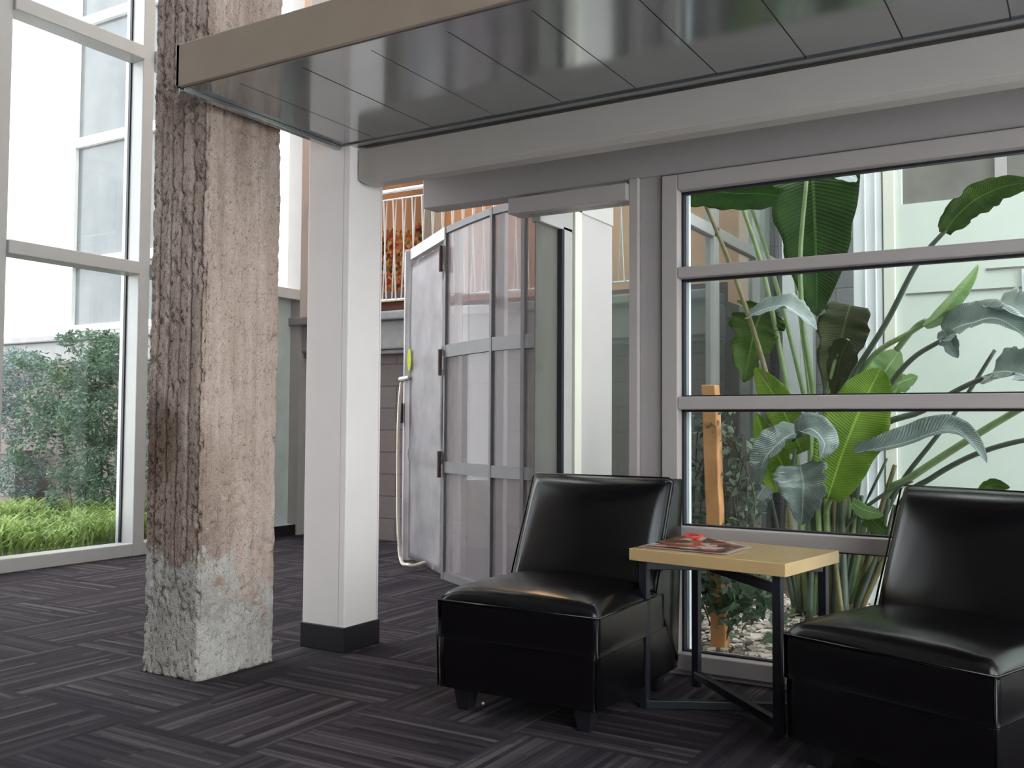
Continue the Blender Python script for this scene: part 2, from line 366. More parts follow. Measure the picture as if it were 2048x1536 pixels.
st('trim_4', B((-1.59, 2.3, YB-.012, YB+.10, 0, .02)), 'headerp')

# glass door between the curved screen and the window
e = empty('door_1', (-2.0, YB, 0), kind='structure')
obj('door_header', B((-2.355, -1.745, YB-.06, YB+.06, 2.05, 2.125)), 'grey', e, bevel=.004)
obj('pane', B((-2.27, -1.76, YB-.006, YB+.006, .02, 2.05)), 'glassd', e)
obj('bottom_rail', B((-2.27, -1.745, YB-.02, YB+.02, 0, .09)), 'grey', e)
# window wall running back along the courtyard
e = empty('window_4', (-2.25, 5.5, 0), kind='structure')
fr = [(-2.30, -2.25, 4.235, 4.335, 0, 2.05), (-2.30, -2.25, 4.0, 4.34, 2.03, 2.15), (-2.3, -2.24, 4.0, 8.2, 2.38, 2.46)]
for y in (5.3, 6.47, 7.45): fr.append((-2.31, -2.24, y, y+.10, 0, 4.4))
fr += [(-2.3, -2.24, 4.8, 8.2, 0, .12), (-2.3, -2.24, 4.8, 8.2, 4.3, 4.45)]
obj('window_frame', B(*fr), 'greylit', e, bevel=.004)
obj('gasket', B((-2.27, -2.245, 4.21, 4.237, 0, 2.03)), 'gasket', e)
obj('side_panel', B((-2.275, -2.270, 3.99, 4.22, 0, 2.03)), 'glassp', e)
obj('cream_jamb', B((-2.30, -2.24, 4.345, 4.42, 0, 2.2)), 'sidetrim', e)
obj('pane', B((-2.275, -2.270, 4.8, 8.2, .1, 4.3)), 'glassg', e)
st('wall_courtyard_left', B((-2.4, -2.24, YB+.12, 8.3, 4.45, ZT), (-2.4, -2.24, YB+.12, 4.8, 2.15, 4.45)), 'plaster')

# curtain wall on the left
e = empty('window_1', (XA, 4.5, 0), kind='structure')
ys = [1.4, 2.65, 3.82, 5.02, 6.22]
for i, y in enumerate(ys):
    obj('mullion', B((XA-.22, XA, y, y+.105, 0, ZT)), 'greylit', e, bevel=.006)
for z0, z1 in ((.0, .10), (2.235, 2.335), (3.975, 4.085), (5.75, 5.85)):
    obj('transom', B(*[(XA-.16, XA+(.025 if z0 > 1 else .0), a+.105, b, z0, z1) for a, b in zip(ys, ys[1:]+[YC-.12])]), 'greylit', e, bevel=.006)
obj('gasket', B(*[(XA-.165, XA-.14, y+s, y+s+.012, .1, ZT) for y in ys[1:] for s in (-.012, .105)]), 'gasket', e)
obj('pane', B((XA-.155, XA-.150, 1.45, YC-.1, .1, ZT)), 'glass', e)
obj('corner_post', B((XA-.14, XA+.03, YC-.13, YC-.0, 0, ZT)), 'grey', e)
obj('spandrel_panel', B((XA-.14, XA-.09, 6.325, YC-.12, .1, 2.235)), simple('pale_green_grey_panel', (.50, .53, .49), .5), e)
st('baseboard_left', B((XA, XA+.012, 6.325, YC-.12, 0, .10)), 'black')

st('wall_left_light_block', B((XA-.2, XA, -3.6, 1.4, 0, ZT)), 'midwall')  # unseen solid stretch, added to cut daylight from the left

# block wall with the concrete ledge and the upper landing
st('wall_block', B((-16, -2.4, YC, YC+.2, -.05, 1.70)), 'cmu')
st('trim_5', B((-16, -2.4, YC-.10, YC+.25, 1.73, 1.99), (-16, -2.4, YC-.07, YC+.25, 1.69, 1.73), (-16, -2.4, YC-.16, YC+.25, 1.99, 2.07)), 'ledge', bevel=.015)
st('floor_upper', B((-8.6, -2.4, YC+.25, 9.4, 1.9, 2.02)), 'maroon')
st('wall_landing', B((-8.6, -1.0, 9.2, 9.4, 0, ZT)), 'orange')
st('wall_landing_side', B((-8.7, -8.6, YC+.21, 9.4, 2.0, ZT), (-8.6, XA-.12, YC+.21, YC+.3, 2.0, ZT)), 'plaster')
st('wall_passage', B((-2.5, -2.31, 8.2, 9.2, 0, ZT)), 'darkwall')
st('trim_6', B((XA, -2.4, YC+.26, YC+.29, 2.02, 2.17)), 'maroon')

# outside facade on the left in the same plane
FX = XA-.1
fac = [(-7.4, FX, YC, YC+.2, 2.10, 7.4), (-16, -10.22, YC, YC+.2, 2.07, 9), (-10.22, FX, YC, YC+.2, 2.07, 2.10), (-10.22, FX, YC, YC+.2, 7.4, 9)]
st('wall_outside', B(*fac), 'outwhite')
zs = [2.10, 2.88, 4.29, 5.72, 7.4]
for i in range(4):
    e = empty(f'window_{5+i}', (-8.4, YC, zs[i]), kind='structure')
    x0, x1, z0, z1 = -10.22, -7.4, zs[i], zs[i+1]
    obj('window_frame', B((x0-.01, x0+.09, YC-.04, YC+.06, z0+.003, z1-.003), (x1-.07, x1+.01, YC-.04, YC+.06, z0+.003, z1-.003), (x0+.002, x1-.002, YC-.05, YC+.058, z0+.001, z0+.075), (x0+.002, x1-.002, YC-.042, YC+.058, z1-.03, z1-.001)), 'outwhite', e)
    obj('pane', B((x0+.09, x1-.07, YC+.01, YC+.02, z0+.075, z1-.03)), 'extglass', e)

# courtyard enclosure
YK = 6.08
st('wall_siding', B((-1.03, 6, YK, YK+.2, -.05, 2.38), (-1.03, -.95, YK, YK+.2, 2.38, 3.9), (1.7, 6, YK, YK+.2, 2.38, 3.9), (-1.03, 6, YK, YK+.2, 3.9, 5), (-1.03, -.9, YK+.2, 8.19, -.05, 5)), 'siding')
st('trim_7', B((-1.05, -.985, YK-.03, YK, 0, 5)), 'sidetrim', bevel=.004)
for i, (x0, x1, z) in enumerate(((-.93, -.25, 1.835), (-.5, 3, 1.95), (-.93, 3, 1.2), (-.93, 3, .62))):
    st(f'trim_{8+i}', B((x0, x1, YK-.008, YK+.002, z, z+.010)), 'dkwin')
e = empty('window_9', (.4, YK, 2.38), kind='structure')
obj('pane', B((-.95, 1.7, YK+.05, YK+.06, 2.38, 3.9)), 'dkwin', e)
obj('window_frame', B((-.45, -.39, YK+.02, YK+.06, 2.38, 3.9), (.6, .66, YK+.02, YK+.06, 2.38, 3.9)), 'greylit', e)
st('wall_courtyard_back', B((-2.3, -1.0, 8.2, 8.4, -.05, 5)), 'cmugrey')
v = gr(1900, 590)
tag(obj('wall_vent', B(*[(-.30, .0, YK-.03, YK, 1.80+i*.022, 1.812+i*.022) for i in range(6)], (-.32, .02, YK-.02, YK-.001, 1.78, 1.94)), 'outpost'), 'small louvred vent on the cream siding outside the right window', 'vent')

# ------------------------------------------------------------ columns, beam, canopy
def concrete_column():
    x0, x1, y0, y1 = -3.485, -3.14+.008, 2.745, 3.175
    cx, cy = (x0+x1)/2, (y0+y1)/2
    ch = .014
    per = [(x0+ch, y0), (x1-ch, y0), (x1, y0+ch), (x1, y1-ch), (x1-ch, y1), (x0+ch, y1), (x0, y1-ch), (x0, y0+ch)]
    pts = []
    for (ax, ay), (bx, by) in zip(per, per[1:]+per[:1]):
        L = math.hypot(bx-ax, by-ay); n = max(1, round(L/.0065))
        nx, ny = (by-ay)/L, -(bx-ax)/L
        for k in range(n):
            pts.append((ax+(bx-ax)*k/n, ay+(by-ay)*k/n, nx, ny))
    zsn = [i*.009 for i in range(345)]+[3.1+i*.4 for i in range(9)]
    zsn[-1] = ZT
    bm = bmesh.new(); rings = []
    for z in zsn:
        ring = []
        for (x, y, nx, ny) in pts:
            s = y if abs(nx) > .5 else x
            b = math.floor(s/.066); fr_ = s/.066-b
            wn = noise.noise(Vector((b*3.7+ (5 if abs(nx) > .5 else 0), 0, 0)))
            z1 = max(0.0, min(1.0, (z-.40-noise.noise(Vector((s*5, z*3, 2)))*.25)/.12))
            d = wn*.018*z1 - (.013*z1 if fr_ < .2 else 0)
            p = Vector((x, y, z))
            d += noise.noise(p*3.1)*.006+noise.noise(p*16)*.0028+noise.noise(p*45)*.0013
            q = noise.noise(Vector((x*42, y*42, z*30)))+.5*noise.noise(p*9+Vector((3, 1, 9)))
            hc = math.exp(-(((x-x1)**2+(y-y0)**2)/.004+((z-.70)/.16)**2))
            if q > .34-.26*hc: d -= min(.011+.012*hc, (q-(.34-.26*hc))*.09)
            q2 = noise.noise(Vector((x*75+9, y*75, z*60)))
            if q2 > .36: d -= min(.008, (q2-.36)*.09)
            if z < .1: d += .006*(1-z/.1)*(1+noise.noise(p*20))
            # worn arris
            e_ = min(abs(x-x0)+abs(y-y0), abs(x-x1)+abs(y-y0), abs(x-x1)+abs(y-y1))
            if e_ < .03: d -= (.03-e_)*.25*(.6+noise.noise(p*25)+.5*noise.noise(p*7))
            ring.append(bm.verts.new((x-cx+nx*d, y-cy+ny*d, z)))
        rings.append(ring)
    n = len(pts)
    for A, C_ in zip(rings, rings[1:]):
        for k in range(n): bm.faces.new((A[k], A[(k+1) % n], C_[(k+1) % n], C_[k]))
    bm.faces.new(rings[0][::-1]); bm.faces.new(rings[-1])
    o = obj('concrete_column', bm, 'concrete', smooth=True); o.location = (cx, cy, 0)
    tag(o, 'rough brown board-marked concrete column with grey patched foot, left of the white column', 'column')
concrete_column()
e = empty('steel_column', (-3.09, 3.565, 0), 'smooth white square column with black base, beside the concrete column', 'column')
obj('shaft', B((-3.223, -2.962, 3.442, 3.69, .1, ZT)), 'white', e, bevel=.008, segs=3)
obj('seam', B((-3.0, -2.998, 3.4415, 3.4425, .12, 2.36), (-2.9625, -2.9615, 3.672, 3.674, .12, 2.36)), 'grey', e)
obj('base_cover', B((-3.229, -2.956, 3.436, 3.696, 0, .115)), 'black', e, bevel=.004)
# beam along the canopy's rear
bm = bmesh.new(); x0, x1 = -2.955, XR
prof = [(3.49, 2.35), (3.49, 2.205), (3.515, 2.185), (3.59, 2.185), (3.59, 2.35)]
a = [bm.verts.new((x0+(.0 if z > 2.2 else .03), y, z)) for y, z in prof]; b = [bm.verts.new((x1, y, z)) for y, z in prof]
bm.faces.new(a); bm.faces.new(b[::-1])
for i in range(5): bm.faces.new((a[i], b[i], b[(i+1) % 5], a[(i+1) % 5]))
tag(obj('beam', bm, 'beam', bevel=.004), 'long warm grey beam under the back edge of the metal canopy', 'beam')
e = empty('canopy', (0, 3.0, 2.37), 'low metal-clad canopy with a polished panelled underside over the seating', 'canopy')
CX0, CX1, CY0, CY1, CZ = -3.045, 2.48, 2.50, YB-.02, 2.37
seams = [-2.80+.325*i for i in range(22)]
xs = [CX0+.03]+[q for q in seams if q < CX1]+[CX1]
def spanel(a, b):
    bm = B((a+.0025, b-.0025, CY0+.09, 3.43, CZ-.004+random.uniform(-.0006, .0006), CZ+.01)); return bm
for a, b in zip(xs, xs[1:]):
    if b-a > .05: obj('soffit_panel', spanel(a, b), 'soffit', e)
obj('deck', B((CX0+.02, CX1, CY0+.02, CY1, CZ+.006, CZ+.14)), 'headerp', e)
obj('fascia', B((CX0, CX1, CY0, CY0+.02, CZ-.008, CZ+.16), (CX0, CX0+.02, CY0, 3.49, CZ-.008, CZ+.16)), 'fascia', e, bevel=.003)
obj('edge_trim', B((CX0+.02, CX1, CY0+.02, CY0+.088, CZ-.012, CZ+.006), (CX0-.004, CX0+.028, CY0+.02, 3.49, CZ-.022, CZ+.0), (CX0+.03, CX1, 3.435, 3.49, CZ-.012, CZ+.004)), 'soffit', e, bevel=.002)

# white column at the courtyard corner
tag(obj('corner_column', B((-2.5, -2.245, 4.43, 4.80, -.02, 4.4)), 'white2', bevel=.006), 'white column seen through the glass door, left of the courtyard window', 'column')
tag(obj('corner_post', B((-1.225, -1.06, YK-.02, YK+.12, -.05, 5), (-1.16, -1.15, YK-.03, YK, -.05, 5), (-1.10, -1.09, YK-.03, YK, -.05, 5)), 'outpost', bevel=.004), 'tall bluish white corner post at the left end of the cream siding', 'post', 'white posts in the courtyard')
tag(obj('corner_post', B((-2.20, -2.06, 8.04, 8.18, -.05, 5), (-2.06, -1.96, 8.08, 8.18, -.05, 5)), 'outpost', bevel=.004), 'distant narrow white post behind the tall plant stalks, at the far courtyard corner', 'post', 'white posts in the courtyard')

# ------------------------------------------------------------ curved metal and glass screen
S0, S1, S2, S3, S4 = (-4.60, 6.075), (-3.80, 5.448), (-3.50, 5.262), (-3.21, 5.10), (-2.93, 5.012)
e = empty('curved_screen', (-3.8, 5.448, 0), 'curved grey metal and hazy glass screen with muntins behind the left chair', 'screen')
arc = [S1, S2, S3, S4, (-2.62, 4.99)]
def arcband(z0, z1, th, pts=arc):
    bm = bmesh.new()
    for a, b in zip(pts, pts[1:]): wallseg(bm, a, b, th, z0, z1)
    return bm
obj('glass_panel', arcband(.03, 2.40, .008), 'hazeg', e)
for z0, z1 in ((.0, .05), (.725, .80), (1.515, 1.60), (2.375, 2.42)): obj('rail', arcband(z0, z1, .035), 'galvrail', e)
for p, q, wd in ((S1, S2, .02), (S3, S4, .02), (S4, (-2.62, 4.99), .025)):
    d = (Vector(q)-Vector(p)).normalized(); a = Vector(p)
    obj('stile', wallseg(bmesh.new(), a-d*wd*.5, a+d*wd*.5, .04, 0, 2.42), 'galvrail', e)
for t, (p, q) in ((.22, (S1, S2)), (.12, (S3, S4))):  # pale upright strips behind the glass
    p = Vector(p); q = Vector(q); d = (q-p).normalized(); n = Vector((-d.y, d.x)); a = p+(q-p)*t+n*.05
    obj('pale_strip', wallseg(bmesh.new(), a-d*.035, a+d*.035, .03, .05, 2.38), 'pale_strip', e)
e = empty('metal_door', (-4.2, 5.76, 0), 'tall galvanised metal door with a long push bar and yellow sticker, hinged to the curved screen', 'door')
a, b = Vector(S0), Vector(S1); d = (b-a).normalized(); n = Vector((d.y, -d.x))
def on(t, off=0): p = a+(b-a)*t+n*off; return p
def sheetdoor():
    bm = bmesh.new(); nx, nz = 14, 40; rows = []
    for j in range(nz+1):
        z = .03+2.27*j/nz; row = []
        for i in range(nx+1):
            t = .10+.88*i/nx; dd = noise.noise(Vector((t*2.3, z*1.4, 1)))*.014+(.012 if abs(z-.80) < .03 else 0)+(.010 if abs(z-1.56) < .03 else 0)
            p = on(t, .02+dd); row.append(bm.verts.new((p.x, p.y, z)))
        rows.append(row)
    for A, C_ in zip(rows, rows[1:]):
        for i in range(nx): bm.faces.new((A[i], A[i+1], C_[i+1], C_[i]))
    r = bmesh.ops.solidify(bm, geom=bm.faces[:], thickness=.03); return bm
obj('leaf', sheetdoor(), 'galv', e, smooth=True)
obj('transom_panel', wallseg(bmesh.new(), on(.1), on(1), .05, 2.335, 2.42), 'galv', e)
obj('jamb', wallseg(bmesh.new(), on(-.05, -.03), on(.09, -.0), .12, 0, 2.42), 'galv', e, bevel=.01)
obj('jamb', wallseg(bmesh.new(), on(.965, .0), on(1.0, .0), .04, 0, 2.42), 'galvrail', e)
for z in (.78, 1.48, 2.20): 
    bm = bmesh.new(); p = on(.985, .045); tube(bm, [(p.x, p.y, z-.09), (p.x, p.y, z+.09)], .014, 8, sm=False); obj('hinge', bm, 'rust', e)
bm = bmesh.new()
P = [on(.10, .07), on(.105, .09), on(.16, .12), on(.42, .17), on(.60, .14), on(.62, .03)]
Z = [1.40, 1.33, .95, .14, .045, .06]
tube(bm, [(p.x, p.y, z) for p, z in zip(P, Z)], .014, 8, steps=30); obj('push_bar', bm, simple('tan_push_bar', (.56, .47, .40), .35, .3), e)
bm = bmesh.new(); p = on(.085, .09); q = on(.16, .04); tube(bm, [(p.x, p.y, 1.40), (q.x, q.y, 1.41)], .022, 10, sm=False); obj('bar_mount', bm, 'steel', e)
bm = bmesh.new(); wallseg(bm, on(.03, .09), on(.10, .09), .05, 1.06, 1.22); obj('latch', bm, 'black', e, bevel=.01)
bm = bmesh.new()
vs = [bm.verts.new((on(.16+.055*math.cos(t*.5236), .042).x, on(.16+.055*math.cos(t*.5236), .042).y, 1.55+.09*math.sin(t*.5236))) for t in range(12)]
bm.faces.new(vs); bmesh.ops.solidify(bm, geom=bm.faces[:], thickness=.004); obj('sticker', bm, 'yellow', e)

# ------------------------------------------------------------ landing railing and painting
YR = YC-.02
e = empty('railing', (-4.5, YR, 2.07), 'steel railing with crossed rods on the ledge above the block wall', 'railing')
bm = bmesh.new(); tube(bm, [(XA+.05, YR, 3.19), (-2.5, YR, 3.19)], .022, 10, sm=False); obj('handrail', bm, 'steel', e)
bm = bmesh.new(); tube(bm, [(XA+.05, YR, 3.11), (-2.5, YR, 3.11)], .009, 8, sm=False); obj('top_wire', bm, 'rodm', e)
bm = bmesh.new(); tube(bm, [(XA+.05, YR, 2.185), (-2.5, YR, 2.185)], .013, 8, sm=False); obj('bottom_rail', bm, 'rodm', e)
x = XA+.1
while x < -2.6:
    for s, dy in ((.035, .012), (-.035, -.012)):
        bm = bmesh.new(); tube(bm, [(x+s*.3, YR+dy, 3.11), (x-s*.9, YR+dy, 2.185)], .0065, 6, sm=False); obj('rod', bm, 'rodm', e)
    x += .108
def artwork():
    bm = bmesh.new(); x0, x1 = at(700, 520, 9.15).x, at(886, 520, 9.15).x; z0 = at(800, 582, 9.15).z; z1 = at(800, 462, 9.15).z
    n = 60; fr_, bk = [], []
    top = [z1+noise.noise(Vector((i*.33, 0, 4)))*.13+noise.noise(Vector((i*.9, 3, 4)))*.05 for i in range(n+1)]
    for y in (9.13, 9.19):
        A = [bm.verts.new((x0+(x1-x0)*i/n, y, z0)) for i in range(n+1)]; C_ = [bm.verts.new((x0+(x1-x0)*i/n, y, top[i])) for i in range(n+1)]
        for i in range(n): bm.faces.new((A[i], A[i+1], C_[i+1], C_[i]))
        (fr_ if y < 9.15 else bk).extend((A, C_))
    for i in range(n):
        bm.faces.new((fr_[1][i], fr_[1][i+1], bk[1][i+1], bk[1][i])); bm.faces.new((fr_[0][i], fr_[0][i+1], bk[0][i+1], bk[0][i]))
    return bm, x0, x1, z0
bm, ax0, ax1, az = artwork()
e = empty('wall_artwork', ((ax0+ax1)/2, 9.15, az), 'red and gold mottled leafy artwork with a ragged top on the orange upper wall', 'artwork')
obj('panel', bm, 'painting', e); obj('plinth', B((ax0, ax1, 9.1, 9.19, az-.12, az-.005)), 'ledge', e)
gx = at(878, 440, 9.1).x
tag(obj('landing_post', B((gx-.09, gx+.09, 8.9, 9.08, 2.02, ZT)), 'greylit'), 'grey post beside the leafy artwork on the upper landing', 'post')
for i, x in enumerate((-5.6, -3.9)):  # out-of-view lights added to warm the orange wall
    e = empty('added_ceiling_light', (x, 8.3, ZT), 'added unseen ceiling light over the upper landing, '+('above the leafy artwork' if i == 0 else 'right of the leafy artwork'), 'light', 'added landing lights')
    bm = bmesh.new(); tube(bm, [(x, 8.3, ZT-.06), (x, 8.3, ZT)], .12, 20, sm=False); obj('housing', bm, 'greylit', e)
    l = bpy.data.lights.new('lamp', 'AREA'); l.shape = 'DISK'; l.size = .22; l.energy = 32; l.color = (1, .68, .38)
    lo = bpy.data.objects.new('lamp', l); COL.objects.link(lo); lo.parent = e; lo.location = (0, 0, -.07)

# ------------------------------------------------------------ chairs, table, magazine
def pillow(x0, x1, y0, y1, z0, z1, crown, nx=22, ny=22, er=.03, side=None):
    """upholstered block: rounded edges, crowned top"""
    bm = bmesh.new(); nz = 6; W, D = x1-x0, y1-y0
    def sq(u, v, z):
        # rounded rectangle perimeter point
        return Vector((x0+W*u, y0+D*v, z))
    top = [[None]*(ny+1) for _ in range(nx+1)]
    for i in range(nx+1):
        for j in range(ny+1):
            u, v = i/nx, j/ny; p = sq(u, v, z1)
            c = (1-(2*u-1)**4)*(1-(2*v-1)**4); ed = min(u*W, (1-u)*W, v*D, (1-v)*D)
            rr = er; dz = 0 if ed >= rr else -(rr-math.sqrt(max(0, rr*rr-(rr-ed)**2)))
            p.z += crown*c+dz+.0025*noise.noise(p*9); top[i][j] = bm.verts.new(p)
    for i in range(nx):
        for j in range(ny): bm.faces.new((top[i][j], top[i+1][j], top[i+1][j+1], top[i][j+1]))
    loop = [top[i][0] for i in range(nx+1)]+[top[nx][j] for j in range(1, ny+1)]+[top[i][ny] for i in range(nx-1, -1, -1)]+[top[0][j] for j in range(ny-1, 0, -1)]
    prev = loop; cx, cy = (x0+x1)/2, (y0+y1)/2
    hs = [.015, .05]+[q/5 for q in range(1, 5)]+[.95, .985, 1.0]; nz = len(hs)
    for k, hh in enumerate(hs, 1):
        z = z1-er-(z1-er-z0)*hh; cur = []
        for v in loop:
            b = .003
            dx, dy = v.co.x-cx, v.co.y-cy; L = math.hypot(dx, dy)
            cur.append(bm.verts.new((v.co.x+dx/L*(b*math.sin(3.14*hh)*(1 if k > 1 else 0)-b*math.sin(3.14*(hs[k-2] if k > 1 else 0))), v.co.y+dy/L*(b*math.sin(3.14*hh)*(1 if k > 1 else 0)-b*math.sin(3.14*(hs[k-2] if k > 1 else 0)))+.004*noise.noise(v.co*6), z)))
        for i in range(len(loop)): bm.faces.new((prev[i], prev[(i+1) % len(loop)], cur[(i+1) % len(loop)], cur[i]))
        prev = cur
    bm.faces.new(prev); return bm
def piping(P, r=.004):
    bm = bmesh.new(); tube(bm, P, r, 6, sm=False); return bm
CW, CD = .648, .76
def make_chair(label):
    e = empty('slipper_chair', (0, 0, 0), label, 'chair', 'black leather slipper chairs')
    w2 = CW/2
    obj('skirt', pillow(-w2+.003, w2-.003, .002, .74, .085, .272, .0, er=.004), 'leather', e, smooth=True, local=False)
    s = obj('seat', pillow(-w2-.004, w2+.004, -.008, .58, .268, .432, .038, er=.034), 'leather', e, smooth=True, local=False)
    zz = .402
    obj('piping', piping([(-w2-.004, .50, zz), (-w2-.006, -.006, zz), (w2+.006, -.006, zz), (w2+.004, .50, zz)]), 'leather', s, smooth=True, local=False)
    # back block: wedge profile extruded across with puffed front
    bm = bmesh.new(); nx, nv = 24, 20
    prof = []
    def fy(v): return .475+.205*v
    G = []
    for side in range(2):
        g = []
        for i in range(nx+1):
            u = i/nx; row = []
            for j in range(nv+1):
                v = j/nv
                if side == 0:
                    z = .40+.45*v; y = fy(v); c = (1-(2*u-1)**2)**.8*(1-(2*v-1)**4); y -= .064*c
                    ed = min(u*CW, (1-u)*CW, (1-v)*.45); rr = .045
                    if ed < rr: y += (rr-math.sqrt(max(0, rr*rr-(rr-ed)**2)))
                else:
                    z = .10+.735*v; y = .745+.055*v
                xx = -w2+CW*u
                row.append(bm.verts.new((xx, y, z-(.012 if side == 0 and (j == nv) else 0))))
            g.append(row)
        G.append(g)
        for i in range(nx):
            for j in range(nv): bm.faces.new((g[i][j], g[i+1][j], g[i+1][j+1], g[i][j+1]) if side == 0 else (g[i][j], g[i][j+1], g[i+1][j+1], g[i+1][j]))
    f, k = G
    for i in range(nx):
        bm.faces.new((f[i][nv], f[i+1][nv], k[i+1][nv], k[i][nv])); bm.faces.new((f[i][0], k[i][0], k[i+1][0], f[i+1][0]))
    for j in range(nv):
        bm.faces.new((f[0][j], f[0][j+1], k[0][j+1], k[0][j])); bm.faces.new((f[nx][j], k[nx][j], k[nx][j+1], f[nx][j+1]))
    bk = obj('backrest', bm, 'leather', e, smooth=True, local=False)
    m = bk.modifiers.new('b', 'BEVEL'); m.width = .008; m.segments = 2; m.angle_limit = R(50); m.limit_method = 'ANGLE'
    pp = [(-w2-.001, fy(.0)+.03, .41), (-w2-.001, fy(.97)+.022, .828), (-w2+.02, .69, .843), (w2-.02, .69, .843), (w2+.001, fy(.97)+.022, .828), (w2+.001, fy(0)+.03, .41)]
    obj('piping', piping(pp, .0035), 'leather', bk, smooth=True, local=False)
    for sx in (-1, 1):
        for y in (.07, .67):
            bm = bmesh.new(); x = sx*(w2-.075)
            a = [(x-.038, y-.038, .09), (x+.038, y-.038, .09), (x+.038, y+.038, .09), (x-.038, y+.038, .09)]
            b = [(x-.024, y-.024, 0), (x+.024, y-.024, 0), (x+.024, y+.024, 0), (x-.024, y+.024, 0)]
            A = [bm.verts.new(p) for p in a]; C_ = [bm.verts.new(p) for p in b]; bm.faces.new(A); bm.faces.new(C_[::-1])
            for i in range(4): bm.faces.new((A[i], C_[i], C_[(i+1) % 4], A[(i+1) % 4]))
            obj('leg', bm, 'black', e, local=False, bevel=.003)
    # corner seams on the skirt front
    for sx in (-1, 1): obj('corner_seam', piping([(sx*(w2+.001), -.004, .09), (sx*(w2+.003), -.010, .26), (sx*(w2+.003), -.010, .40)], .0035), 'leather', e, smooth=True, local=False)
    return e
c1 = make_chair('black leather slipper chair with the side table at its right, nearer the glass door')
c1.location = (-1.762, 2.96, 0)
def copy_tree(o, parent=None):
    c = o.copy(); COL.objects.link(c)
    if parent is not None: c.parent = parent
    for ch in list(o.children): copy_tree(ch, c)
    return c
c2 = copy_tree(c1); c2['label'] = 'black leather slipper chair at the right edge, nearest the viewer'
c2.location = (-.529, 2.95, 0); c2.rotation_euler = (0, 0, R(-20.2))

TH = R(-9)
e = empty('side_table', (-1.155, 3.535, 0), 'small side table with a maple top and crossed black steel legs between the chairs', 'table'); e.rotation_euler = (0, 0, TH)
TW, TD, TZ = .62, .47, .592
obj('tabletop', B((-TW/2, TW/2, -TD/2, TD/2, TZ-.045, TZ)), 'maple', e, local=False, bevel=.0025)
legs = [(-TW/2+.045, -TD/2+.04), (TW/2-.045, TD/2-.04), (-TW/2+.045, TD/2-.04), (TW/2-.045, -TD/2+.04)]
for x, y in legs: obj('leg', B((x-.015, x+.015, y-.015, y+.015, 0, TZ-.047)), 'blackmetal', e, local=False, bevel=.002)
for (a, b) in ((legs[0], legs[1]), (legs[2], legs[3])):
    for z0 in (0.001, TZ-.078):
        dz = 0.0 if a is legs[0] else (.031 if z0 < .1 else -.031)
        obj('crossbar', wallseg(bmesh.new(), a, b, .03, z0+dz, z0+dz+.030), 'blackmetal', e, local=False, bevel=.002)
# magazine
def magazine():
    e = empty('magazine', (0, 0, 0), 'open-cornered red and brown magazine lying on the maple side table', 'magazine')
    c, s = math.cos(TH+R(4)), math.sin(TH+R(4)); nx, ny = 20, 14
    def P(u, v, lift): # u along width, v along depth
        x = -1.285+(u-.5)*.36*c-(v-.5)*.27*s; y = 3.50+(u-.5)*.36*s+(v-.5)*.27*c
        h = TZ+.004+lift+.006*math.sin(u*7+v*3)*(v)
        h += .035*max(0, (v-.55)/.45)**2*max(0, 1-abs(u-.28)/.35)
        return (x, y, h)
    for nm, lift, mat, th in (('pages', .0, 'paper', .004), ('cover', .0065, 'mag', .001)):
        bm = bmesh.new(); g = [[bm.verts.new(P(i/nx, j/ny, lift)) for j in range(ny+1)] for i in range(nx+1)]
        for i in range(nx):
            for j in range(ny): bm.faces.new((g[i][j], g[i+1][j], g[i+1][j+1], g[i][j+1]))
        bmesh.ops.solidify(bm, geom=bm.faces[:], thickness=th)
        if nm == 'cover':
            for v in bm.verts: v.co = Vector((-1.285, 3.50, v.co.z))+(v.co-Vector((-1.285, 3.50, v.co.z)))*.87
        obj(nm, bm, mat, e, smooth=True)
    bm = bmesh.new()
    q = [P(.20, 1.0, .010), P(.42, 1.0, .010), P(.40, .80, .010), P(.24, .84, .010)]
    vs = [bm.verts.new(p) for p in q]; vs2 = [bm.verts.new((p[0], p[1], p[2]+.004)) for p in q]
    bm.faces.new(vs[::-1]); bm.faces.new(vs2)
    for i in range(4): bm.faces.new((vs[i], vs[(i+1) % 4], vs2[(i+1) % 4], vs2[i]))
    obj('corner_flap', bm, 'red', e)
magazine()
g = gr(966, 1409)
bm = bmesh.new(); bmesh.ops.create_icosphere(bm, subdivisions=2, radius=.006)
for v in bm.verts: v.co *= 1+.3*noise.noise(v.co*300); v.co.z = max(v.co.z, -.004)
o = obj('crumb', bm, 'paper'); o.location = (g.x, g.y, .004); tag(o, 'tiny pale crumb on the carpet under the front of the left chair', 'crumb')

